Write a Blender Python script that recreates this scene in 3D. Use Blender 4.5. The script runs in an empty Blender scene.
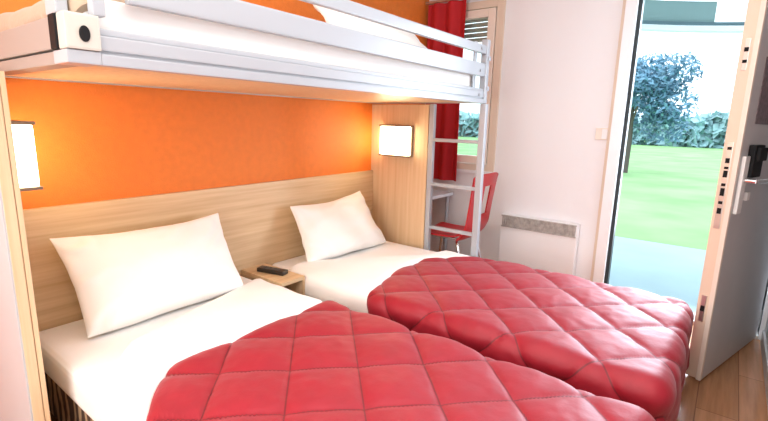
import bpy, bmesh, math, random
from mathutils import Vector, Matrix
from mathutils import noise as mnoise
random.seed(7)
S = bpy.context.scene
COL = S.collection
PI = math.pi

# ------------------------------------------------------------------ camera
yaw, pitch, roll = 0.9234006405328057, 0.196379773273251, 0.02485633644904535
F = Vector((math.sin(yaw)*math.cos(pitch), math.cos(yaw)*math.cos(pitch), -math.sin(pitch)))
R0 = Vector((math.cos(yaw), -math.sin(yaw), 0)); U0 = R0.cross(F)
RR = math.cos(roll)*R0 + math.sin(roll)*U0
UU = -math.sin(roll)*R0 + math.cos(roll)*U0
cam = bpy.data.cameras.new('camera'); camo = bpy.data.objects.new('camera', cam); COL.objects.link(camo)
cam.sensor_width = 36; cam.lens = 454.6696/768*36; cam.clip_start = .02; cam.clip_end = 500
M = Matrix((RR, UU, -F)).transposed().to_4x4(); M.translation = Vector((-0.403, -1.9373, 1.114))
camo.matrix_world = M
S.camera = camo

# ------------------------------------------------------------------ world, lights, exposure
w = bpy.data.worlds.new('sky'); S.world = w; w.use_nodes = True
nt = w.node_tree; bg = nt.nodes['Background']
tc = nt.nodes.new('ShaderNodeTexCoord'); sx = nt.nodes.new('ShaderNodeSeparateXYZ'); rp = nt.nodes.new('ShaderNodeValToRGB')
nt.links.new(tc.outputs['Generated'], sx.inputs[0]); nt.links.new(sx.outputs['Z'], rp.inputs[0])
rp.color_ramp.elements[0].color = (.62, .80, .92, 1); rp.color_ramp.elements[0].position = 0
rp.color_ramp.elements[1].color = (.80, .88, 1, 1); rp.color_ramp.elements[1].position = .22
nt.links.new(rp.outputs[0], bg.inputs[0]); bg.inputs['Strength'].default_value = 1.7


def area(name, loc, rot, sx_, sy_, power, color):
    l = bpy.data.lights.new(name, 'AREA'); l.shape = 'RECTANGLE'; l.size = sx_; l.size_y = sy_
    l.energy = power; l.color = color
    o = bpy.data.objects.new(name, l); COL.objects.link(o); o.location = loc; o.rotation_euler = rot
    return o


area('ceiling_fill', (.20, -1.35, 2.1), (0, 0, 0), 1.9, 1.3, 16, (1, .975, .95))  # added overhead fill, no fixture is modelled here
area('left_fill', (-1.55, -1.2, 1.25), (0, -PI/2, 0), 1.3, 1.6, 27, (1, .98, .96))  # added fill from the left, that wall has no window
area('door_daylight', (3.05, -1.8, 1.15), (0, PI/2, 0), 1.5, .75, 40, (.76, .87, 1))
sun = bpy.data.lights.new('sun', 'SUN'); sun.energy = .8; sun.angle = .4; sun.color = (1, .97, .9)
suno = bpy.data.objects.new('sun', sun); COL.objects.link(suno); suno.rotation_euler = (.5, .35, 0)
S.view_settings.view_transform = 'Standard'; S.view_settings.look = 'None'
S.view_settings.gamma = 1; S.view_settings.use_curve_mapping = False
S.view_settings.exposure = 0.8


# ------------------------------------------------------------------ materials
def mat(name, color, rough=.6, metal=0, spec=.5, emit=None, estr=0, sheen=0, bump=0, bscale=80, var=0, vscale=6, coat=0):
    m = bpy.data.materials.new(name); m.use_nodes = True
    n = m.node_tree.nodes; l = m.node_tree.links; b = n['Principled BSDF']
    b.inputs['Base Color'].default_value = (*color, 1); b.inputs['Roughness'].default_value = rough
    b.inputs['Metallic'].default_value = metal; b.inputs['Specular IOR Level'].default_value = spec
    b.inputs['Coat Weight'].default_value = coat
    if sheen:
        b.inputs['Sheen Weight'].default_value = sheen; b.inputs['Sheen Roughness'].default_value = .45
    if emit:
        b.inputs['Emission Color'].default_value = (*emit, 1); b.inputs['Emission Strength'].default_value = estr
    t = n.new('ShaderNodeTexCoord')
    if bump:
        z = n.new('ShaderNodeTexNoise'); z.inputs['Scale'].default_value = bscale; z.inputs['Detail'].default_value = 4
        l.new(t.outputs['Object'], z.inputs['Vector'])
        bp = n.new('ShaderNodeBump'); bp.inputs['Strength'].default_value = bump; bp.inputs['Distance'].default_value = .004
        l.new(z.outputs['Fac'], bp.inputs['Height']); l.new(bp.outputs[0], b.inputs['Normal'])
    if var:
        z = n.new('ShaderNodeTexNoise'); z.inputs['Scale'].default_value = vscale; z.inputs['Detail'].default_value = 5
        l.new(t.outputs['Object'], z.inputs['Vector'])
        r = n.new('ShaderNodeValToRGB'); l.new(z.outputs['Fac'], r.inputs[0])
        r.color_ramp.elements[0].position = .3; r.color_ramp.elements[1].position = .7
        r.color_ramp.elements[0].color = (*[c*(1-var) for c in color], 1)
        r.color_ramp.elements[1].color = (*[min(1, c*(1+var)) for c in color], 1)
        l.new(r.outputs[0], b.inputs['Base Color'])
    return m


def wood(name, c1, c2, scale, rough=.45, amount=1.0):
    """streaky grain; scale stretches the noise per axis (small number = along the grain)"""
    m = bpy.data.materials.new(name); m.use_nodes = True
    n = m.node_tree.nodes; l = m.node_tree.links; b = n['Principled BSDF']; b.inputs['Roughness'].default_value = rough
    t = n.new('ShaderNodeTexCoord'); mp = n.new('ShaderNodeMapping'); mp.inputs['Scale'].default_value = scale
    l.new(t.outputs['Object'], mp.inputs[0])
    z = n.new('ShaderNodeTexNoise'); z.inputs['Scale'].default_value = 1; z.inputs['Detail'].default_value = 6; z.inputs['Roughness'].default_value = .6
    l.new(mp.outputs[0], z.inputs['Vector'])
    r = n.new('ShaderNodeValToRGB'); l.new(z.outputs['Fac'], r.inputs[0])
    r.color_ramp.elements[0].position = .3; r.color_ramp.elements[1].position = .68
    r.color_ramp.elements[0].color = (*c1, 1); r.color_ramp.elements[1].color = (*c2, 1)
    l.new(r.outputs[0], b.inputs['Base Color'])
    bp = n.new('ShaderNodeBump'); bp.inputs['Strength'].default_value = .08; bp.inputs['Distance'].default_value = .002
    l.new(z.outputs['Fac'], bp.inputs['Height']); l.new(bp.outputs[0], b.inputs['Normal'])
    return m


def floor_mat():
    m = bpy.data.materials.new('laminate_floor'); m.use_nodes = True
    n = m.node_tree.nodes; l = m.node_tree.links; b = n['Principled BSDF']; b.inputs['Roughness'].default_value = .22
    t = n.new('ShaderNodeTexCoord')
    br = n.new('ShaderNodeTexBrick'); l.new(t.outputs['Object'], br.inputs['Vector'])
    br.inputs['Color1'].default_value = (.40, .19, .085, 1); br.inputs['Color2'].default_value = (.50, .25, .12, 1)
    br.inputs['Mortar'].default_value = (.22, .10, .045, 1); br.inputs['Scale'].default_value = 1
    br.inputs['Mortar Size'].default_value = .002; br.inputs['Brick Width'].default_value = .85; br.inputs['Row Height'].default_value = .14
    mp = n.new('ShaderNodeMapping'); mp.inputs['Scale'].default_value = (4, 50, 1); l.new(t.outputs['Object'], mp.inputs[0])
    z = n.new('ShaderNodeTexNoise'); z.inputs['Scale'].default_value = 1; z.inputs['Detail'].default_value = 6; l.new(mp.outputs[0], z.inputs['Vector'])
    mx = n.new('ShaderNodeMixRGB'); mx.blend_type = 'OVERLAY'; mx.inputs[0].default_value = .45
    l.new(br.outputs['Color'], mx.inputs[1]); l.new(z.outputs['Fac'], mx.inputs[2]); l.new(mx.outputs[0], b.inputs['Base Color'])
    return m


def valance_mat():
    m = bpy.data.materials.new('patterned_valance'); m.use_nodes = True
    n = m.node_tree.nodes; l = m.node_tree.links; b = n['Principled BSDF']; b.inputs['Roughness'].default_value = .85
    t = n.new('ShaderNodeTexCoord'); mp = n.new('ShaderNodeMapping'); mp.inputs['Scale'].default_value = (1, 1, .35)
    l.new(t.outputs['Object'], mp.inputs[0])
    z = n.new('ShaderNodeTexWave'); z.inputs['Scale'].default_value = 6; z.inputs['Distortion'].default_value = 9; z.inputs['Detail'].default_value = 3
    z.inputs['Detail Scale'].default_value = 2.2; z.bands_direction = 'Y'; l.new(mp.outputs[0], z.inputs['Vector'])
    r = n.new('ShaderNodeValToRGB'); l.new(z.outputs['Fac'], r.inputs[0])
    r.color_ramp.elements[0].color = (.055, .03, .018, 1); r.color_ramp.elements[1].color = (.42, .29, .17, 1)
    r.color_ramp.elements[0].position = .35; r.color_ramp.elements[1].position = .85
    l.new(r.outputs[0], b.inputs['Base Color'])
    return m


def stitch_shade(m, seam_dark):  # dark stitch lines that also paint the crease shade along the quilt seams
    n = m.node_tree.nodes; l = m.node_tree.links; b = n['Principled BSDF']
    uv = n.new('ShaderNodeUVMap'); uv.uv_map = 'quilt'; sp = n.new('ShaderNodeSeparateXYZ'); l.new(uv.outputs[0], sp.inputs[0])
    ds = []
    for k in 'XY':
        a = n.new('ShaderNodeMath'); a.operation = 'PINGPONG'; a.inputs[1].default_value = .5; l.new(sp.outputs[k], a.inputs[0]); ds.append(a)
    mn = n.new('ShaderNodeMath'); mn.operation = 'MINIMUM'; l.new(ds[0].outputs[0], mn.inputs[0]); l.new(ds[1].outputs[0], mn.inputs[1])
    rg = n.new('ShaderNodeMapRange'); rg.inputs['From Min'].default_value = .006; rg.inputs['From Max'].default_value = .016
    rg.inputs['To Min'].default_value = .65; rg.inputs['To Max'].default_value = 0; l.new(mn.outputs[0], rg.inputs['Value'])
    mx = n.new('ShaderNodeMixRGB'); mx.inputs[2].default_value = (*seam_dark, 1)
    src = b.inputs['Base Color'].links[0].from_socket; l.new(src, mx.inputs[1]); l.new(rg.outputs[0], mx.inputs[0]); l.new(mx.outputs[0], b.inputs['Base Color'])
    return m


WHITE_WALL = mat('white_paint', (.80, .80, .81), .75, bump=.15, bscale=120)
ORANGE = mat('orange_paint', (.78, .20, .020), .62, bump=.5, bscale=220, var=.05, vscale=30)
CEIL = mat('ceiling_paint', (.82, .80, .77), .8)
GREY_WALL = mat('grey_pod_wall', (.48, .46, .465), .5, var=.04, vscale=3)
FLOOR = floor_mat()
OAK_H = wood('oak_laminate_horizontal', (.60, .40, .21), (.76, .56, .34), (1.6, 40, 46))
OAK_V = wood('oak_laminate_vertical', (.66, .45, .25), (.77, .57, .36), (46, 46, 1.4))
OAK_PALE = wood('pale_oak_edge', (.64, .45, .26), (.76, .57, .36), (46, 46, 1.4))
OUTER = mat('pale_grey_laminate', (.50, .53, .56), .5)
WHITE_LAM = mat('white_laminate', (.70, .74, .79), .5)
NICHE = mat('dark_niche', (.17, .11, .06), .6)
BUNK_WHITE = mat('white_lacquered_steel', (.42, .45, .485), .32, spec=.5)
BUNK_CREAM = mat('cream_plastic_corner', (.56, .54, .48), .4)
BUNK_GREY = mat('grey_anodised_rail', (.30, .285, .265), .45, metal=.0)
BLACK = mat('black_plastic', (.010, .010, .011), .7, spec=.2)
DARKBROWN = mat('dark_brown_plastic', (.025, .017, .013), .35)
BUTTON = mat('grey_rubber_button', (.10, .09, .09), .5)
SHEET = mat('white_cotton', (.88, .86, .83), .9, bump=.12, bscale=30, sheen=.1)
PILLOWM = mat('white_pillowcase', (.90, .88, .845), .9, bump=.15, bscale=22, sheen=.1)
DUVET = mat('red_quilted_satin', (.31, .005, .019), .55, sheen=.12, bump=.2, bscale=55, var=.07, vscale=18)
stitch_shade(DUVET, (.07, .004, .008))
CURTAINM = mat('red_curtain_cloth', (.50, .012, .018), .8, bump=.1, bscale=100)
BLANKET = mat('taupe_blanket', (.42, .31, .22), .9, sheen=.2, bump=.3, bscale=90)
CHAIRM = mat('red_moulded_shell', (.46, .006, .012), .35, coat=.0)
CHROME = mat('chrome', (.72, .72, .73), .15, metal=1)
STEEL = mat('brushed_steel', (.60, .58, .55), .3, metal=.9)
LAMP_METAL = mat('bronze_grey_metal', (.26, .21, .16), .45, metal=.3)
OPAL = mat('opal_glass_lit', (.9, .85, .75), .4, emit=(1, .80, .50), estr=9)
PLASTIC = mat('white_plastic', (.80, .79, .77), .4)
PVC = mat('white_pvc_frame', (.80, .81, .82), .35)
BEIGE_FRAME = mat('beige_window_frame', (.72, .60, .48), .5)
GASKET = mat('black_rubber_gasket', (.012, .02, .022), .6)
DOOR_EDGE = mat('beige_aluminium_edge', (.74, .60, .47), .45)
DOOR_FACE = mat('grey_door_laminate', (.55, .54, .54), .45, var=.04, vscale=5)
DOOR_LIP = mat('cream_door_lip', (.80, .70, .60), .45)
NOTICE = mat('mauve_grey_notice', (.17, .12, .13), .5, var=.35, vscale=60)
HEAT_BODY = mat('white_enamel', (.80, .80, .80), .4)
HEAT_GRILLE = mat('grey_louvre_metal', (.40, .38, .35), .5, var=.25, vscale=40)
GLASS = bpy.data.materials.new('window_glass'); GLASS.use_nodes = True
_n = GLASS.node_tree.nodes; _l = GLASS.node_tree.links; _n.remove(_n['Principled BSDF'])
_t = _n.new('ShaderNodeBsdfTransparent'); _t.inputs[0].default_value = (.93, .98, .97, 1)
_g = _n.new('ShaderNodeBsdfGlossy'); _g.inputs['Roughness'].default_value = .02
_m = _n.new('ShaderNodeMixShader'); _m.inputs[0].default_value = .05
_l.new(_t.outputs[0], _m.inputs[1]); _l.new(_g.outputs[0], _m.inputs[2]); _l.new(_m.outputs[0], _n['Material Output'].inputs[0])
SHUTTER = mat('grey_shutter_slat', (.36, .38, .34), .5)
PAVING = mat('pale_concrete', (.29, .42, .44), .8, var=.06, vscale=2, bump=.2, bscale=40)
LAWN = mat('lawn_grass', (.21, .41, .16), .9, var=.25, vscale=.9, bump=.5, bscale=30)
LEAF = mat('blue_green_leaf', (.13, .28, .38), .7, var=.3, vscale=1.2)
LEAF2 = mat('hazed_green_leaf', (.30, .50, .52), .7, var=.3, vscale=.6)  # distance haze put into the hedge leaf colour
BARK = mat('grey_bark', (.11, .09, .08), .9, bump=.4, bscale=10)
CANOPY_D = mat('teal_grey_canopy_metal', (.10, .17, .19), .5)
CANOPY_M = mat('grey_green_soffit', (.22, .33, .32), .6)
CANOPY_W = mat('white_gutter', (.85, .88, .90), .4)
FROST = mat('frosted_roof_pane', (.75, .88, .95), .3, emit=(.75, .9, 1), estr=.0)
FROST.node_tree.nodes['Principled BSDF'].inputs['Transmission Weight'].default_value = .9


# ------------------------------------------------------------------ geometry helpers
def smooth(bm, ang=None):
    for f in bm.faces: f.smooth = True


def obj(name, bm, m, parent=None, sm=False, loc=None):
    """link a bmesh (built in world coordinates) as ONE mesh object, origin at loc or at its parent's origin"""
    base = Vector((0, 0, 0))
    p = parent
    while p is not None:
        base = base + p.location; p = p.parent
    off = Vector(loc) if loc is not None else base
    bmesh.ops.translate(bm, verts=bm.verts[:], vec=-off)
    bmesh.ops.recalc_face_normals(bm, faces=bm.faces[:])
    me = bpy.data.meshes.new(name)
    if sm: smooth(bm)
    bm.to_mesh(me); bm.free()
    for mm in (m if isinstance(m, (list, tuple)) else [m]): me.materials.append(mm)
    if sm:
        try: me.set_sharp_from_angle(angle=math.radians(50))
        except Exception: pass
    o = bpy.data.objects.new(name, me); COL.objects.link(o)
    if parent is not None:
        o.parent = parent; o.location = off - base
    else:
        o.location = off
    return o


def tag(o, label, cat, group=None, kind=None):
    o['label'] = label; o['category'] = cat
    if group: o['group'] = group
    if kind: o['kind'] = kind
    return o


def thing(name, label, cat, loc, group=None):
    o = bpy.data.objects.new(name, None); o.empty_display_size = .05
    COL.objects.link(o); o.location = loc
    return tag(o, label, cat, group)


def struct(name, bm, m, label=None, cat=None, parent=None, sm=False):
    o = obj(name, bm, m, parent, sm); o['kind'] = 'structure'
    if label: o['label'] = label; o['category'] = cat or name.split('_')[0]
    return o


def B(): return bmesh.new()


def box(bm, lo, hi, bev=0, seg=2, mi=0, mtx=None):
    t = bmesh.new(); bmesh.ops.create_cube(t, size=1)
    lo = Vector(lo); hi = Vector(hi); c = (lo+hi)/2; d = hi-lo
    for v in t.verts: v.co = Vector((v.co.x*d.x, v.co.y*d.y, v.co.z*d.z)) + c
    if bev:
        bmesh.ops.bevel(t, geom=t.edges[:]+t.verts[:], offset=bev, segments=seg, profile=.7, affect='EDGES', clamp_overlap=True)
    if mtx is not None: bmesh.ops.transform(t, matrix=mtx, verts=t.verts[:])
    for f in t.faces: f.material_index = mi
    me = bpy.data.meshes.new('tmp'); t.to_mesh(me); t.free(); bm.from_mesh(me); bpy.data.meshes.remove(me)
    return bm


def bx(lo, hi, bev=0, seg=2): return box(B(), lo, hi, bev, seg)


def cyl(bm, a, b, r, n=16, r2=None):
    a = Vector(a); b = Vector(b); d = (b-a); L = d.length; q = d.normalized().to_track_quat('Z', 'Y').to_matrix().to_4x4()
    q.translation = (a+b)/2
    bmesh.ops.create_cone(bm, cap_ends=True, segments=n, radius1=r, radius2=r if r2 is None else r2, depth=L, matrix=q)
    return bm


def tube(bm, pts, r, n=10):
    pts = [Vector(p) for p in pts]; rings = []
    prev = None
    for i, p in enumerate(pts):
        d = (pts[min(i+1, len(pts)-1)] - pts[max(i-1, 0)]).normalized()
        if prev is None:
            x = d.orthogonal().normalized()
        else:
            x = (prev - d*prev.dot(d)).normalized()
        prev = x; y = d.cross(x)
        rings.append([bm.verts.new(p + (x*math.cos(2*PI*k/n)+y*math.sin(2*PI*k/n))*r) for k in range(n)])
    for a, b in zip(rings, rings[1:]):
        for k in range(n): bm.faces.new((a[k], a[(k+1) % n], b[(k+1) % n], b[k]))
    bm.faces.new(rings[0][::-1]); bm.faces.new(rings[-1])
    return bm


def bez(p0, p1, p2, n=8):
    p0, p1, p2 = Vector(p0), Vector(p1), Vector(p2)
    return [p0*(1-t)**2+p1*2*t*(1-t)+p2*t*t for t in [i/n for i in range(n+1)]]


def grid(fn, nu, nv, hole=None, closed=False):
    """surface from fn(u,v), u and v in 0..1"""
    bm = B(); V = [[bm.verts.new(fn(i/nu, j/nv)) for j in range(nv+1)] for i in range(nu+1)]
    for i in range(nu):
        for j in range(nv):
            if hole and hole((i+.5)/nu, (j+.5)/nv): continue
            bm.faces.new((V[i][j], V[i+1][j], V[i+1][j+1], V[i][j+1]))
    loose = [v for v in bm.verts if not v.link_faces]
    bmesh.ops.delete(bm, geom=loose, context='VERTS')
    return bm


def thicken(bm, t):
    bmesh.ops.recalc_face_normals(bm, faces=bm.faces[:])
    bmesh.ops.solidify(bm, geom=bm.faces[:], thickness=t)
    return bm


# ------------------------------------------------------------------ the room
XF, YR, XL, HC = 2.65, -2.205, -1.70, 2.14
struct('floor', bx((XL-.1, YR-.1, -.1), (XF+.12, .1, 0)), FLOOR, 'orange-brown laminate plank floor beside the beds', 'floor')
struct('ceiling', bx((XL-.1, YR-.1, HC), (XF+.12, .1, HC+.1)), CEIL)
struct('wall_back', bx((XL-.1, 0, 0), (XF+.12, .1, HC)), ORANGE, 'orange painted wall behind the beds and bunk', 'wall')
struct('wall_left', bx((XL-.1, YR-.1, 0), (XL, 0, HC)), WHITE_WALL)
struct('wall_right', bx((XL, YR-.1, 0), (XF, YR, HC)), GREY_WALL, 'grey wall beside the open door', 'wall')
# far wall with the window and the doorway
W0, W1, WZ0, WZ1 = -.575, -.045, .80, 1.90        # window opening
D0, D1, DZ = -2.185, -1.40, 1.87                  # doorway
b = B()
box(b, (XF, YR-.1, 0), (XF+.12, D0, HC)); box(b, (XF, D0, DZ), (XF+.12, D1, HC)); box(b, (XF, D1, 0), (XF+.12, W0, HC))
box(b, (XF, W0, 0), (XF+.12, W1, WZ0)); box(b, (XF, W0, WZ1), (XF+.12, W1, HC)); box(b, (XF, W1, 0), (XF+.12, 0, HC))
struct('wall_far', b, WHITE_WALL, 'white wall with window, heater and doorway', 'wall')
struct('baseboard_far', bx((XF-.012, -1.33, 0), (XF, -.02, .06), .003), PVC)
struct('baseboard_right', bx((XL, YR, 0), (XF-.03, YR+.012, .07), .003), DOOR_FACE)

# doorway frame: white profile, black gasket, threshold
b = B()
box(b, (XF-.03, D1, 0), (XF+.12, D1+.062, DZ+.06), .004); box(b, (XF-.03, D0, DZ), (XF+.12, D1, DZ+.06), .004)
box(b, (XF+.002, D0-.018, 0), (XF+.12, D0, DZ+.06), .004)
fr = struct('trim_1', b, PVC, 'white door frame around the open doorway', 'door frame')
b = B(); box(b, (XF+.0, D1-.020, .02), (XF+.05, D1, DZ)); box(b, (XF+.0, D0, DZ-.016), (XF+.05, D1, DZ))
struct('gasket', b, GASKET, parent=fr)
struct('threshold', bx((XF-.01, D0, 0), (XF+.14, D1, .022), .004), STEEL, parent=fr)
struct('trim_2', bx((XF-.006, D1+.062, 0), (XF, D1+.082, HC), .002), BEIGE_FRAME, 'narrow beige cover strip beside the door frame', 'trim')

# window: fixed frame, opening sash, glass, handle
b = B()
for lo, hi in (((XF-.015, W0-.03, WZ0-.03), (XF+.05, W0+.025, WZ1+.03)), ((XF-.015, W1-.02, WZ0-.03), (XF+.05, W1+.03, WZ1+.03)),
               ((XF-.013, W0+.025, WZ0-.03), (XF+.048, W1-.02, WZ0+.015)), ((XF-.013, W0+.025, WZ1-.02), (XF+.048, W1-.02, WZ1+.03))):
    box(b, lo, hi, .004)
win = struct('window_1', b, BEIGE_FRAME, 'tall beige framed window behind the red curtain', 'window')
b = B()
for lo, hi in (((XF-.02, W0+.030, WZ0+.02), (XF+.03, W0+.085, WZ1-.025)), ((XF-.02, W1-.075, WZ0+.02), (XF+.03, W1-.022, WZ1-.025)),
               ((XF-.02, W0+.085, WZ0+.02), (XF+.03, W1-.075, WZ0+.075)), ((XF-.02, W0+.085, WZ1-.08), (XF+.03, W1-.075, WZ1-.025))):
    box(b, lo, hi, .005)
struct('sash', b, DOOR_LIP, parent=win)
struct('pane', bx((XF+.004, W0+.08, WZ0+.07), (XF+.010, W1-.07, WZ1-.075)), GLASS, parent=win)
b = B(); box(b, (XF-.028, W0+.040, .955), (XF-.018, W0+.062, 1.03), .003); box(b, (XF-.045, W0+.044, .90), (XF-.028, W0+.058, 1.00), .004)
struct('window_handle', b, STEEL, parent=win)
b = B()
for k in range(5):
    z = WZ1-.06-.034*k
    box(b, (XF+.060, W0+.01, z-.029), (XF+.072, W1-.01, z), .004)
struct('roller_shutter', b, SHUTTER, parent=win)
struct('windowsill', bx((XF-.02, W0-.04, WZ0-.055), (XF+.02, W1+.03, WZ0-.03), .004), PVC, parent=win)

# ------------------------------------------------------------------ open door leaf
lock = Vector((1.928, -1.963, 0)); hinge = Vector((2.650, -2.177, 0))
dd = (hinge-lock); LW = dd.length; dd.normalize(); nn = Vector((dd.y, -dd.x, 0))     # nn points at the room-side face seen in the photo
DM = Matrix((dd, -nn, Vector((0, 0, 1)))).transposed().to_4x4(); DM.translation = lock   # local: x along leaf, y away from seen face


def dbox(bm, lo, hi, bev=0, mi=0): return box(bm, lo, hi, bev, 2, mi, DM)


dr = struct('door_1', dbox(B(), (.004, .018, .012), (LW-.01, .062, DZ-.015), .002), DOOR_EDGE, 'open entrance door leaf showing its lock edge', 'door')
struct('door_face', dbox(dbox(B(), (.011, 0, .012), (LW-.004, .018, DZ-.012), .001), (.02, .062, .012), (LW-.01, .066, DZ-.015)), DOOR_FACE, parent=dr)
struct('door_lip', dbox(B(), (-.008, -.001, .012), (.0105, .0175, DZ-.012), .003), DOOR_LIP, parent=dr)
b = dbox(B(), (.0005, .028, .70), (.006, .050, 1.06), .001)
dbox(b, (.0005, .030, 1.34), (.006, .048, 1.46), .001); dbox(b, (.0005, .030, .28), (.006, .048, .40), .001)
lp = struct('lock_strip', b, STEEL, parent=dr)
b = B()
for z, h in ((1.035, .006), (.985, .010), (.955, .005), (.93, .014), (.885, .006), (.855, .016), (.81, .006), (.775, .012), (1.42, .008), (1.375, .006), (.34, .012)):
    dbox(b, (-.004, .032, z-h), (.0012, .046, z+h), .001)
struct('latch_bolt', b, BLACK, parent=dr)
struct('handle_plate', dbox(B(), (.030, -.014, .765), (.082, 0, 1.005), .004), PLASTIC, parent=dr)
b = B()
P = lambda x, y, z: DM @ Vector((x, y, z))
cyl(b, P(.058, -.010, .905), P(.058, -.052, .905), .011)
tube(b, [P(.058, -.048, .905), P(.075, -.052, .905), P(.10, -.053, .904), P(.15, -.052, .901), P(.185, -.050, .899)], .010)
struct('lever_handle', b, CHROME, parent=dr, sm=True)
struct('card_reader', dbox(dbox(B(), (.088, -.026, .915), (.205, 0, 1.05), .006), (.10, -.040, .985), (.195, -.026, 1.04), .005), BLACK, parent=dr)
struct('turn_button', dbox(B(), (.128, -.014, .815), (.162, 0, .85), .003), PLASTIC, parent=dr)
struct('notice_panel', dbox(B(), (.105, -.003, 1.135), (.44, 0, 1.40), .001), NOTICE, parent=dr)
b = B()
for z in (.12, .93, 1.72): cyl(b, P(LW-.002, .006, z-.045), P(LW-.002, .006, z+.045), .009)
struct('hinge', b, STEEL, parent=dr, sm=True)

# ------------------------------------------------------------------ headboard and the two end panels
hb = B()
box(hb, (-.028, -.022, 0), (1.998, -.001, .778), .002)
tag(obj('headboard', hb, OAK_H, loc=(1, 0, 0)), 'long oak laminate headboard panel below the orange wall', 'headboard')
t = thing('side_panel', 'oak edged end panel at the left end of the bunk beside the wall lamp', 'panel', (-.052, -.22, 0), 'bunk end panels')
obj('core', bx((-.074, -.438, 0), (-.036, -.001, 1.212)), OAK_V, t)
obj('edge_strip', bx((-.075, -.444, 0), (-.050, -.438, 1.212), .002), OAK_PALE, t)
obj('edge_strip', bx((-.048, -.443, 0), (-.0355, -.438, 1.212), .002), OAK_V, t)
obj('outer_face', bx((-.080, -.442, 0), (-.0742, -.001, 1.212), .001), OUTER, t)['label'] = 'pale grey outer face'
t = thing('side_panel', 'oak end panel carrying the wall lamp between the right bed and the desk', 'panel', (2.016, -.22, 0), 'bunk end panels')
obj('core', bx((2.0, -.438, 0), (2.030, -.001, 1.212)), OAK_V, t)
obj('edge_strip', bx((1.9995, -.443, 0), (2.0305, -.438, 1.212), .002), OAK_PALE, t)


# ------------------------------------------------------------------ wall lamps
def lamp(sx_, xp, label, dp=.056):
    """sx_: direction the lamp sticks out; xp: panel face"""
    t = thing('wall_lamp', label, 'lamp', (xp, -.23, .90), 'bedside wall lamps')
    X = lambda a: xp + sx_*a
    def bb(x0, x1, y0, y1, z0, z1, bev=.003):
        a, c = sorted((X(x0), X(x1))); return bx((a, y0, z0), (c, y1, z1), bev)
    obj('back_plate', bb(.0005, .008, -.338, -.112, .888, 1.086), LAMP_METAL, t)
    obj('top_cap', bb(.008, .008+dp, -.338, -.112, 1.076, 1.086), LAMP_METAL, t)
    obj('bottom_cap', bb(.008, .008+dp, -.338, -.112, .888, .898), LAMP_METAL, t)
    obj('side_strip', bb(.008, .022, -.338, -.329, .898, 1.076), LAMP_METAL, t)
    obj('lamp_shade', bb(.008, .004+dp, -.328, -.118, .8985, 1.0755, .008), OPAL, t)['label'] = 'glowing opal diffuser'
    return t


lamp(-1, 2.0, 'lit square wall lamp on the right oak panel above the right pillow')
lamp(1, -.036, 'lit wall lamp above the left pillow, half hidden by the left panel', .074)

# ------------------------------------------------------------------ bunk bed
bk = thing('bunk_bed', 'white metal bunk bed frame fixed high above both beds', 'bunk bed', (1.0, -.40, 1.215))
YF = -.793
X0, X1 = -.012, 2.032
# front side rail: grooved extrusion
b = B()
box(b, (.055, YF, 1.218), (X1, YF+.035, 1.243), .003); box(b, (.055, YF+.008, 1.243), (X1, YF+.035, 1.250))
box(b, (.055, YF+.002, 1.250), (X1, YF+.035, 1.283), .004); box(b, (.055, YF+.006, 1.283), (X1, YF+.030, 1.298), .004)
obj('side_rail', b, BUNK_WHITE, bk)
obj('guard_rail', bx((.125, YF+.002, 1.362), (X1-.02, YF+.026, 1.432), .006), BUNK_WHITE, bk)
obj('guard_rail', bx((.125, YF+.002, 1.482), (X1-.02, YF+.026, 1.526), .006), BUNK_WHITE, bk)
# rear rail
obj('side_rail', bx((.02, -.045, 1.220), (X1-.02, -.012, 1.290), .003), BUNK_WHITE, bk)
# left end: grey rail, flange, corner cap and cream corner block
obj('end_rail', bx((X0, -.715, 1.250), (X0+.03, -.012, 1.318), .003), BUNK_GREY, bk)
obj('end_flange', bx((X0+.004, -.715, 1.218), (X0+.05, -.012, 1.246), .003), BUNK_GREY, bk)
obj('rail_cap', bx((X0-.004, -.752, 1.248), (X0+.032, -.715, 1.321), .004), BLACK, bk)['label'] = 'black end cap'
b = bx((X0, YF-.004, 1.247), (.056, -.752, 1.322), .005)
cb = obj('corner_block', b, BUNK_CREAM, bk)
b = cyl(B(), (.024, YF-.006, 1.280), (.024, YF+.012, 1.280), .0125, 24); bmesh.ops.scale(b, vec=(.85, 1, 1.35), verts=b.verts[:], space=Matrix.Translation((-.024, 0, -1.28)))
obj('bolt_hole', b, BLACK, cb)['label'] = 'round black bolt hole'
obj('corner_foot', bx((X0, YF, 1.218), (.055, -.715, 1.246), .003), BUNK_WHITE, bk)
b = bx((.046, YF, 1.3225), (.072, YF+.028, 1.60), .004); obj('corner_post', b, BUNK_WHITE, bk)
b = bx((X0+.002, -.750, 1.3225), (X0+.026, -.690, 1.60), .004); obj('corner_post', b, BUNK_WHITE, bk)
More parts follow.
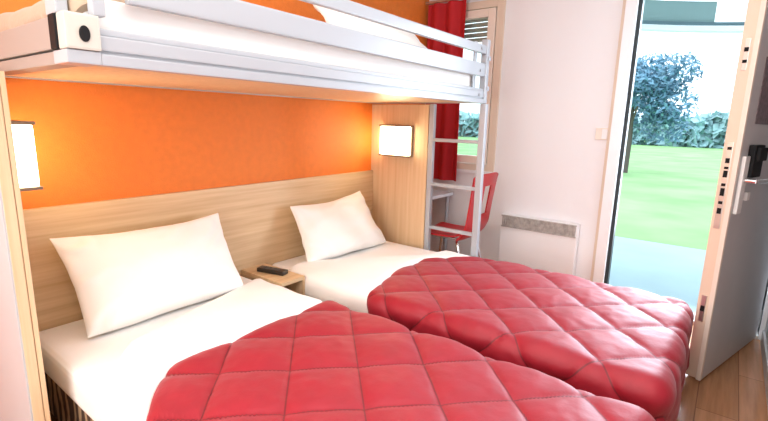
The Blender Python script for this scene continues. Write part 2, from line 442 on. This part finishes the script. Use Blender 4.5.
# right end: rail, post, brackets
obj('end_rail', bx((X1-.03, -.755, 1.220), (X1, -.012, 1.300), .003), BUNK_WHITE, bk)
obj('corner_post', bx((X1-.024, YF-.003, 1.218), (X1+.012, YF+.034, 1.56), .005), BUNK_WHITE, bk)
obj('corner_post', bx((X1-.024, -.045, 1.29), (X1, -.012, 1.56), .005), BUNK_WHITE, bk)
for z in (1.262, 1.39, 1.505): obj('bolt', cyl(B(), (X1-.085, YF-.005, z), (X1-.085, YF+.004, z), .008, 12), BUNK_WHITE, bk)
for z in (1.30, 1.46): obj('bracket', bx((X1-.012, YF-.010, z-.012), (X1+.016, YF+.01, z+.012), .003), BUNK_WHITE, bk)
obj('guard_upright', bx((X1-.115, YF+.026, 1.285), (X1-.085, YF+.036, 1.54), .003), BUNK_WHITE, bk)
obj('base_board', bx((.01, -.755, 1.224), (X1-.03, -.046, 1.240)), OAK_PALE, bk)['label'] = 'pale wooden underside board'

# bunk mattress, pillow, blanket


def soft_block(lo, hi, r, seed=0, amp=.004, nu=60, nv=40):
    t = bx(lo, hi, r, 5)
    bmesh.ops.subdivide_edges(t, edges=t.edges[:], cuts=3, use_grid_fill=True)
    for v in t.verts:
        v.co += Vector((mnoise.noise(v.co*7+Vector((seed, 0, 0))), mnoise.noise(v.co*7+Vector((0, seed+9, 0))), mnoise.noise(v.co*6+Vector((3, 0, seed)))))*amp
    return t


tag(obj('bunk_mattress', soft_block((.03, -.752, 1.243), (1.99, -.048, 1.372), .03, 3), SHEET, sm=True, loc=(1, -.4, 1.24)),
    'white sheeted mattress inside the bunk bed frame', 'mattress')


def fold(d, r):
    """distance d past the flat edge -> (outward, down) over a rounded edge of radius r"""
    if d <= 0: return 0, 0
    a = d/r
    if a < PI/2: return r*math.sin(a), r*(1-math.cos(a))
    return r, r + (d-r*PI/2)


def pillow(name, bl, br, tr, tl, T, m, label, cat, group, seed=0, sag=.0, pinch=.055):
    bl, br, tr, tl = map(Vector, (bl, br, tr, tl))
    nrm = ((br-bl).cross(tl-bl)).normalized()
    N = 44
    b = B()
    def pt(a, c, side):
        a2 = a*(1-pinch*(1-c*c)); c2 = c*(1-(pinch*1.2 if c > 0 else -.015)*(1-a*a))
        u, v = (a2+1)/2, (c2+1)/2
        p = bl*(1-u)*(1-v)+br*u*(1-v)+tr*u*v+tl*(1-u)*v
        h = T*max(0, 1-a*a)**.42*max(0, (1-c*c) if c > 0 else 1-c**4)**.42
        # fuller towards the bottom, soft wrinkles running in from the seams
        h *= 1-.18*c
        edge = (1-(1-a*a)*(1-c*c))
        wv = .012*mnoise.noise(Vector((a*2.2+seed, c*2.2, side*.7+seed)))*min(1, h*25)
        wr = .0055*math.sin(16*mnoise.noise(Vector((a*1.6+seed*2, c*1.1, seed))))*edge*min(1, h*40)
        s = sag*(1-a*a)*((c+1)/2)
        return p + nrm*(side*h*(1 if side > 0 else .7) + wv + wr) - Vector((0, 0, s)) + Vector((0, 0, 1))*.007*mnoise.noise(Vector((a*2, seed, c*.5)))
    ax = [math.sin((i/N-.5)*PI) for i in range(N+1)]
    top = [[b.verts.new(pt(ax[i], ax[j], 1)) for j in range(N+1)] for i in range(N+1)]
    bot = [[top[i][j] if i in (0, N) or j in (0, N) else b.verts.new(pt(ax[i], ax[j], -1)) for j in range(N+1)] for i in range(N+1)]
    for i in range(N):
        for j in range(N):
            b.faces.new((top[i][j], top[i+1][j], top[i+1][j+1], top[i][j+1]))
            b.faces.new((bot[i][j], bot[i][j+1], bot[i+1][j+1], bot[i+1][j]))
    return tag(obj(name, b, m, sm=True, loc=(bl+br)/2), label, cat, group)


pillow('pillow', (1.12, -.55, 1.415), (1.90, -.53, 1.415), (1.95, -.29, 1.63), (1.18, -.27, 1.66), .085, PILLOWM,
       'white pillow propped on the upper bunk mattress behind the guard rails', 'pillow', 'white pillows', 5.1)

# ------------------------------------------------------------------ ladder
ld = thing('ladder', 'white metal ladder at the right end of the bunk bed', 'ladder', (2.016, -.625, 0))
obj('stile', bx((2.001, -.478, .0), (2.031, -.446, 1.216), .006), BUNK_WHITE, ld)
obj('stile', bx((2.001, -.812, .0), (2.035, -.775, 1.216), .006), BUNK_WHITE, ld)
for z in (.185, .458, .731, 1.003):
    obj('rung', bx((2.004, -.774, z-.010), (2.030, -.479, z+.010), .004), BUNK_WHITE, ld)


# ------------------------------------------------------------------ beds
VAL = valance_mat()


def bed(x0, x1, label, sheetlabel):
    t = thing('single_bed', label, 'bed', ((x0+x1)/2, -.95, 0), 'twin beds')
    obj('bed_base', bx((x0+.012, -1.83, .05), (x1-.012, -.026, .214), .008), VAL, t)['label'] = 'brown patterned base'
    for sx_ in (x0+.05, x1-.09):
        for sy in (-1.79, -.11):
            obj('leg', bx((sx_, sy, 0), (sx_+.04, sy+.04, .05), .004), BLACK, t)
    m = soft_block((x0, -1.845, .214), (x1, -.026, .338), .045, x0)
    obj('mattress', m, SHEET, t, sm=True)['label'] = 'white sheeted mattress'
    return t


BX = ((.035, .905), (1.105, 1.93))
bed(*BX[0], 'left single bed on a brown patterned base with red duvet, beside the left panel', '')
bed(*BX[1], 'right single bed below the right wall lamp, beside the ladder', '')


def draped(x0, x1, yfoot, ztop, yh, r, T, A, dropL, dropR, dropF, quilt=None, wob=.006, seed=0, ptail=None, foot=True, eh=.035, step=.0125, skew=None, fskew=None):
    """cloth over a bed: flat on top, rounded over the edges and hanging. returns bmesh of a closed thick cloth"""
    fx0, fx1 = x0+r, x1-r; fy = yfoot+r
    s0 = fx0-dropL; s1 = fx1+dropR
    t0 = (fy-dropF) if foot else yfoot
    nu = max(8, int((s1-s0)/step)); nv = max(8, int((yh-t0)/step))
    def headline(s):
        if skew is None: return yh + .012*mnoise.noise(Vector((s*3, seed, 0)))
        return skew(s)
    P = []; Q = []
    for i in range(nu+1):
        s = s0+(s1-s0)*i/nu
        row = []; qr = []
        for j in range(nv+1):
            hl = headline(s)
            tb = t0 if fskew is None else fskew(s)
            t = tb+(hl-tb)*j/nv
            ds = fx0-s if s < fx0 else (s-fx1 if s > fx1 else 0); sg = -1 if s < fx0 else 1
            dt = (fy-t) if (foot and t < fy) else 0
            d = math.hypot(ds, dt)
            o, dn = fold(d, r)
            px = min(max(s, fx0), fx1); py = max(t, fy) if foot else t
            if d > 0: px += sg*o*ds/d; py -= o*dt/d
            pz = ztop-dn
            if dn > r and wob:
                k = min(1, (dn-r)/.12)
                px += sg*(ds/d)*wob*k*math.sin(t*16+seed) if ds else 0
                py -= (dt/d)*wob*k*math.sin(s*17+seed) if dt else 0
            row.append(Vector((px, py, pz))); qr.append((s, t, min(s-s0, s1-s, t-tb if (foot or fskew) else 9, hl-t)))
        P.append(row); Q.append(qr)
    b = B(); top = []
    for i in range(nu+1):
        row = []
        for j in range(nv+1):
            a = P[min(i+1, nu)][j]-P[max(i-1, 0)][j]; c = P[i][min(j+1, nv)]-P[i][max(j-1, 0)]
            n = a.cross(c); n = n.normalized() if n.length > 1e-9 else Vector((0, 0, 1))
            s, t, e = Q[i][j]
            ef = min(1, max(0, e)/eh); ef = math.sqrt(max(0, 1-(1-ef)**2))
            h = T*ef
            if quilt:
                u = (s+t-quilt[0])/.303; v = (s-t-quilt[1])/.295
                q = (abs(math.sin(PI*u))*abs(math.sin(PI*v)))
                h += A*(q**.30)*ef*(.9+.25*mnoise.noise(Vector((s*4, t*4, seed)))) + .0022*ef*mnoise.noise(Vector((s*26, t*26, seed+3)))
            else:
                h += A*ef*mnoise.noise(Vector((s*6+seed, t*6, seed))) + .4*A*ef*mnoise.noise(Vector((s*15+seed, t*9, seed)))
            row.append((P[i][j]+n*h, P[i][j]+n*.001))
        top.append(row)
    V = [[b.verts.new(top[i][j][0]) for j in range(nv+1)] for i in range(nu+1)]
    W = [[V[i][j] if (i in (0, nu) or j in (0, nv)) else b.verts.new(top[i][j][1]) for j in range(nv+1)] for i in range(nu+1)]
    for i in range(nu):
        for j in range(nv):
            b.faces.new((V[i][j], V[i+1][j], V[i+1][j+1], V[i][j+1]))
            b.faces.new((W[i][j], W[i][j+1], W[i+1][j+1], W[i+1][j]))
    if quilt:
        lay = b.loops.layers.uv.new('quilt'); co = {}
        for i in range(nu+1):
            for j in range(nv+1):
                s, t, e = Q[i][j]; co[V[i][j]] = co[W[i][j]] = ((s+t-quilt[0])/.303+40, (s-t-quilt[1])/.295+40)
        for f in b.faces:
            for lp_ in f.loops: lp_[lay].uv = co[lp_.vert]
    return b


b = draped(.03, .52, -.752, 1.374, -.06, .03, .016, .012, .075, .0, .055, seed=6.1, wob=.004, eh=.02, fskew=lambda s: -.777+.075*min(1, max(0, (s-.07)/.03)))
tag(obj('folded_blanket', b, BLANKET, sm=True, loc=(.28, -.4, 1.374)), 'taupe blanket over the left end of the bunk mattress', 'blanket')

ZT = .340
# red quilted duvets
def edge1(s): return -.640 - .30*max(0, (.25-s)/.25)**1.5


def edge2(s): return -.635 - .10*max(0, (1.45-s)/.4)**1.2 - .26*max(0, (s-1.68)/.3)**1.2


b = draped(.035, .925, -1.86, ZT, -.635, .036, .010, .024, .20, .22, .30, quilt=(-.206, 1.10), seed=1.3, skew=edge1, step=.0085, eh=.06)
tag(obj('duvet', b, DUVET, sm=True, loc=(.47, -1.2, ZT)), 'red diamond-quilted duvet on the left bed', 'duvet', 'red quilted duvets')
b = draped(1.085, 1.95, -1.875, ZT, -.635, .036, .010, .024, .24, .28, .33, quilt=(.05, 2.81), seed=4.7, skew=edge2, step=.0085, eh=.06)
tag(obj('duvet', b, DUVET, sm=True, loc=(1.52, -1.2, ZT)), 'red diamond-quilted duvet on the right bed beside the ladder', 'duvet', 'red quilted duvets')


# white top sheets folded back over the duvets
def skew1(s):
    u = (s-.035)/.87
    return -.20 - .20*(1-min(1, max(0, (s-.2)/.72))) - .26*max(0, (.22-s)/.2)**1.1


def skew2(s):
    return -.18 - .42*max(0, min(1, (s-1.2)/.56)) - .10*max(0, min(1, (s-1.76)/.3))


b = draped(*BX[0], -.665, ZT+.003, -.2, .05, .024, .008, .12, .045, 0, foot=False, seed=2.2, skew=skew1, fskew=lambda s: edge1(s)-.022, eh=.03, wob=.004)
tag(obj('folded_sheet', b, SHEET, sm=True, loc=(.47, -.45, ZT)), 'white top sheet folded back across the left bed below its pillow', 'sheet', 'folded white top sheets')
b = draped(*BX[1], -.695, ZT+.003, -.2, .05, .024, .008, .15, .16, 0, foot=False, seed=7.9, skew=skew2, fskew=lambda s: edge2(s)-.022, eh=.03, wob=.004)
tag(obj('folded_sheet', b, SHEET, sm=True, loc=(1.52, -.45, ZT)), 'white top sheet folded back across the right bed beside the oak panel', 'sheet', 'folded white top sheets')

# pillows leaning on the headboard
pillow('pillow', (.14, -.262, .352), (.785, -.252, .350), (.775, -.085, .672), (.115, -.085, .683), .072, PILLOWM,
       'white pillow leaning on the headboard of the left bed', 'pillow', 'white pillows', 1.7, .012)
pillow('pillow', (1.20, -.225, .350), (1.85, -.255, .350), (1.80, -.075, .665), (1.215, -.075, .642), .070, PILLOWM,
       'white pillow leaning on the headboard of the right bed', 'pillow', 'white pillows', 3.4, .012)

# ------------------------------------------------------------------ nightstand and remote
ns = thing('nightstand', 'small oak shelf unit with open niche between the two beds', 'nightstand', (1.0, -.18, 0))
N0, N1, NF = .932, 1.078, -.335
obj('top_board', bx((N0, NF, .328), (N1, -.024, .346), .002), OAK_H, ns)
obj('side_board', bx((N0, NF, 0), (N0+.014, -.024, .328), .001), OAK_V, ns)
obj('side_board', bx((N1-.014, NF, 0), (N1, -.024, .328), .001), OAK_V, ns)
obj('shelf_board', bx((N0+.014, NF+.01, .17), (N1-.014, -.034, .186)), OAK_H, ns)
obj('back_board', bx((N0+.014, -.034, 0), (N1-.014, -.024, .328)), NICHE, ns)['label'] = 'dark niche back'
a = Vector((.985, -.105, 0)); c = Vector((1.022, -.245, 0)); ax = (c-a).normalized(); ay = Vector((-ax.y, ax.x, 0))
RM = Matrix((ax, ay, Vector((0, 0, 1)))).transposed().to_4x4(); RM.translation = Vector((.985, -.10, .3462))
rm = thing('remote_control', 'dark remote control lying on the oak nightstand', 'remote control', (1.0, -.17, .3462))
obj('casing', box(B(), (0, -.024, .0005), (.160, .024, .021), .007, 3, 0, RM), DARKBROWN, rm, sm=True)
for k in range(4):
    for q in range(3):
        obj('button', box(B(), (.035+.026*k, -.016+.011*q, .0205), (.048+.026*k, -.009+.011*q, .0235), .001, 1, 0, RM), BUTTON, rm)

# ------------------------------------------------------------------ heater and light switch
ht = thing('wall_heater', 'white electric wall heater with grey louvred grille beside the doorway', 'heater', (2.62, -.96, .10))
HY0, HY1 = -1.222, -.708
obj('casing', bx((2.588, HY0, .10), (XF-.001, HY1, .489), .006), HEAT_BODY, ht)
b = B()
n = 30
for k in range(n):
    y = HY0+.012+(HY1-HY0-.024)*k/n
    box(b, (2.580, y, .412), (2.588, y+.0105, .480), .001)
box(b, (2.578, HY0+.006, .478), (2.588, HY1-.006, .486)); box(b, (2.578, HY0+.006, .404), (2.588, HY1-.006, .412))
box(b, (2.5862, HY0+.01, .406), (2.5878, HY1-.01, .484))
obj('grille', b, HEAT_GRILLE, ht)
sw = thing('light_switch', 'small white light switch beside the door frame', 'switch', (XF, -1.285, 1.06))
obj('switch_plate', bx((XF-.010, -1.322, 1.028), (XF-.0005, -1.252, 1.098), .003), DOOR_LIP, sw)
obj('rocker', bx((XF-.015, -1.318, 1.034), (XF-.010, -1.288, 1.092), .002), HEAT_BODY, sw)

# ------------------------------------------------------------------ desk, chair, curtain
dk = thing('desk', 'white wall desk in the corner behind the ladder', 'desk', (2.34, -.15, 0))
obj('desk_top', bx((2.034, -.300, .570), (XF-.025, -.002, .592), .003), WHITE_LAM, dk)
obj('leg', cyl(B(), (2.335, -.265, 0), (2.335, -.265, .570), .014), BUNK_WHITE, dk)
obj('leg', cyl(B(), (2.60, -.265, 0), (2.60, -.265, .570), .014), BUNK_WHITE, dk)

ch = thing('desk_chair', 'red moulded desk chair with chrome legs behind the ladder', 'chair', (2.24, -.57, 0))
CX_, CW = 2.212, .165


def seat_fn(u, v):        # u across, v from front (0) to back (1)
    a = 2*u-1; y = -.33-.345*v
    w_ = CW*(1-.10*(1-v)**3)
    z = .400 - .012*math.sin(PI*min(1, v*1.1)) + .012*a*a - .03*max(0, (.14-v)/.14)**2 + .018*max(0, (v-.85)/.15)**2
    return Vector((CX_+w_*a, y, z))


obj('seat', thicken(grid(seat_fn, 20, 26), .010), CHAIRM, ch, sm=True)


def back_fn(u, v):        # u across, v from bottom to top
    a = 2*u-1
    w_ = CW*(1 - .04*math.sin(PI*v) + .03*v)
    ang = math.radians(100)
    y = -.672 - .045*(1-(1-min(1, v*4))**2) - .055*v + .018*a*a; z = .392 + .415*v + (.0 if v > .1 else -.004) - .018*abs(a)**6*max(0, v-.9)*10
    return Vector((CX_+w_*a, y, z))


hole = lambda u, v: .38 < u < .70 and .38 < v < .81
obj('backrest', thicken(grid(back_fn, 25, 32, hole), .010), CHAIRM, ch, sm=True)
for sx_ in (-1, 1):
    x = CX_+sx_*.125
    obj('leg', tube(B(), [(x-sx_*.06, -.41, .376)] + bez((x-sx_*.03, -.40, .376), (x, -.39, .376), (x+sx_*.01, -.38, .335)) + [(x+sx_*.03, -.345, .004)], .0085), CHROME, ch, sm=True)
    obj('leg', tube(B(), [(x-sx_*.06, -.61, .376)] + bez((x-sx_*.03, -.62, .376), (x, -.63, .376), (x+sx_*.01, -.65, .335)) + [(x+sx_*.03, -.72, .004)], .0085), CHROME, ch, sm=True)
for sx_ in (-1, 1): obj('seat_rail', tube(B(), [(CX_+sx_*.07, -.41, .376), (CX_+sx_*.07, -.61, .376)], .0075), CHROME, ch, sm=True)


def curt_fn(u, v):
    y = -.03-.315*u
    return Vector((2.592+.020*math.sin(u*PI*5.2+.6)*(1-.15*v)+.006*math.sin(v*5+u*9), y, .682+1.26*v))


ct = thing('curtain', 'long red curtain hanging in front of the window', 'curtain', (2.592, -.19, .68))
obj('cloth', thicken(grid(curt_fn, 80, 20), .004), CURTAINM, ct, sm=True)
cr = cyl(B(), (2.592, -.41, 1.955), (2.592, -.012, 1.955), .010)
box(cr, (2.592, -.395, 1.945), (XF-.001, -.38, 1.965)); box(cr, (2.592, -.05, 1.945), (XF-.001, -.035, 1.965))
tag(obj('curtain_rod', cr, STEEL, sm=False, loc=(2.592, -.3, 1.955)), 'steel rod above the window carrying the red curtain', 'curtain rod')

# ------------------------------------------------------------------ outside
struct('terrain', bx((XF+.12, -40, -.5), (60, 45, -.06)), LAWN, 'green lawn outside the doorway', 'lawn')
struct('path', bx((XF+.12, -9, -.3), (4.72, 6, -.012), .004), PAVING, 'pale paved terrace outside the doorway', 'path')

# porch canopy: a curved white gutter below a grey-green fascia, dark roof above
cn = thing('porch_canopy', 'dark teal porch canopy with curved white gutter above the doorway', 'canopy', (3.5, -1.7, 1.9))


def arcp(y): return 4.5 - .33*(y+2.6)**2      # front line bows outward


ys = [-4.7+.1*k for k in range(43)]
b = B()
rows = []
for y in ys:
    x = arcp(y); rows.append([b.verts.new(q) for q in ((XF+.125, y, 2.30), (x-.25, y, 2.25), (x-.25, y, 2.33), (XF+.125, y, 2.38))])
for p_, q_ in zip(rows, rows[1:]):
    for k in range(4): b.faces.new((p_[k], p_[(k+1) % 4], q_[(k+1) % 4], q_[k]))
b.faces.new(rows[0][::-1]); b.faces.new(rows[-1])
obj('roof', b, CANOPY_D, cn)


def curved_bar(x_in, x_out, z0, z1, y0=-4.7, y1=-.5, st=.05):
    b = B(); rows = []; n = int((y1-y0)/st)
    for k in range(n+1):
        y = y0+(y1-y0)*k/n; x = arcp(y)
        rows.append([b.verts.new(q) for q in ((x+x_in, y, z0), (x+x_out, y, z0), (x+x_out, y, z1), (x+x_in, y, z1))])
    for p_, q_ in zip(rows, rows[1:]):
        for k in range(4): b.faces.new((p_[k], p_[(k+1) % 4], q_[(k+1) % 4], q_[k]))
    b.faces.new(rows[0][::-1]); b.faces.new(rows[-1]); return b


obj('beam', curved_bar(-.25, -.17, 2.08, 2.30), CANOPY_D, cn)
obj('fascia', curved_bar(-.02, .02, 1.90, 2.09, -1.68, -.5), CANOPY_M, cn)
obj('fascia', curved_bar(-.02, .02, 1.90, 2.09, -4.7, -2.6), CANOPY_M, cn)
obj('roof_pane', curved_bar(-.005, .005, 1.92, 2.09, -2.6, -1.68), GLASS, cn)['label'] = 'clear light pane'
obj('gutter', curved_bar(-.05, .05, 1.865, 1.905), CANOPY_W, cn)
obj('soffit_rail', curved_bar(-.06, -.02, 1.905, 1.930), CANOPY_D, cn)
for y in (-4.2,): obj('post', bx((arcp(y)-.04, y-.04, -.012), (arcp(y)+.04, y+.04, 1.868), .004), CANOPY_D, cn)


def tree(x, y, h, crown_r, m, label, group, seed, n=2600, base=.35):
    rnd = random.Random(seed)
    t = thing('tree', label, 'tree', (x, y, -.06), group)
    b = B(); tube(b, [(x, y, -.06), (x+.05, y, h*.3), (x-.05, y+.04, h*.6), (x, y, h*.85)], .05*h/2.4, 8)
    for k in range(6):
        a = rnd.random()*2*PI; tube(b, [(x, y, h*(.35+.06*k)), (x+math.cos(a)*crown_r*.6, y+math.sin(a)*crown_r*.6, h*(.5+.07*k))], .018*h/2.4, 6)
    obj('trunk', b, BARK, t, sm=True)
    b = B()
    cl = []
    for k in range(16):
        a = rnd.random()*2*PI; rr = crown_r*math.sqrt(rnd.random())*.75; zz = h*(base+(.95-base)*rnd.random())
        sc = crown_r*(.30+.25*rnd.random())*(1.1-.5*abs((zz/h-.6)))
        cl.append((x+rr*math.cos(a), y+rr*math.sin(a), zz, sc))
    for k in range(n):
        c_ = rnd.choice(cl); v = Vector((rnd.gauss(0, 1), rnd.gauss(0, 1), rnd.gauss(0, 1))).normalized()*c_[3]*(.6+.4*rnd.random())
        p_ = Vector(c_[:3])+Vector((v.x, v.y, v.z*.75))
        s_ = crown_r*(.022+.03*rnd.random())
        e1 = Vector((rnd.gauss(0, 1), rnd.gauss(0, 1), rnd.gauss(0, 1))).normalized(); e2 = e1.orthogonal().normalized()
        b.faces.new([b.verts.new(p_+q) for q in (e1*s_*1.6, e2*s_*.7, -e1*s_*1.6, -e2*s_*.7)])
    o = obj('crown', b, m, t)
    return t


tree(12.6, .18, 2.75, 1.15, LEAF, 'blue-green tree across the lawn seen through the open doorway', None, 3, n=6000, base=.36)


def hedge(name, x, y0, y1, h, label, cat, seed, n=9000):
    rnd = random.Random(seed); b = B()
    for k in range(n):
        y = y0+(y1-y0)*rnd.random(); hh = h*(.75+.35*mnoise.noise(Vector((y*.35, seed, 0)))); z = -.06+hh*rnd.random()
        p_ = Vector((x+rnd.uniform(-.8, .8), y, z)); s_ = .16+.14*rnd.random()
        e1 = Vector((rnd.gauss(0, 1), rnd.gauss(0, 1), rnd.gauss(0, 1))).normalized(); e2 = e1.orthogonal().normalized()
        b.faces.new([b.verts.new(p_+q) for q in (e1*s_*1.5, e2*s_, -e1*s_*1.5, -e2*s_)])
    return tag(obj(name, b, LEAF2, loc=(x, (y0+y1)/2, -.06)), label, cat, kind='stuff')


hedge('hedge', 34, -22, 38, 2.4, 'low haze-tinted blue-green hedge along the far end of the lawn', 'hedge', 11)
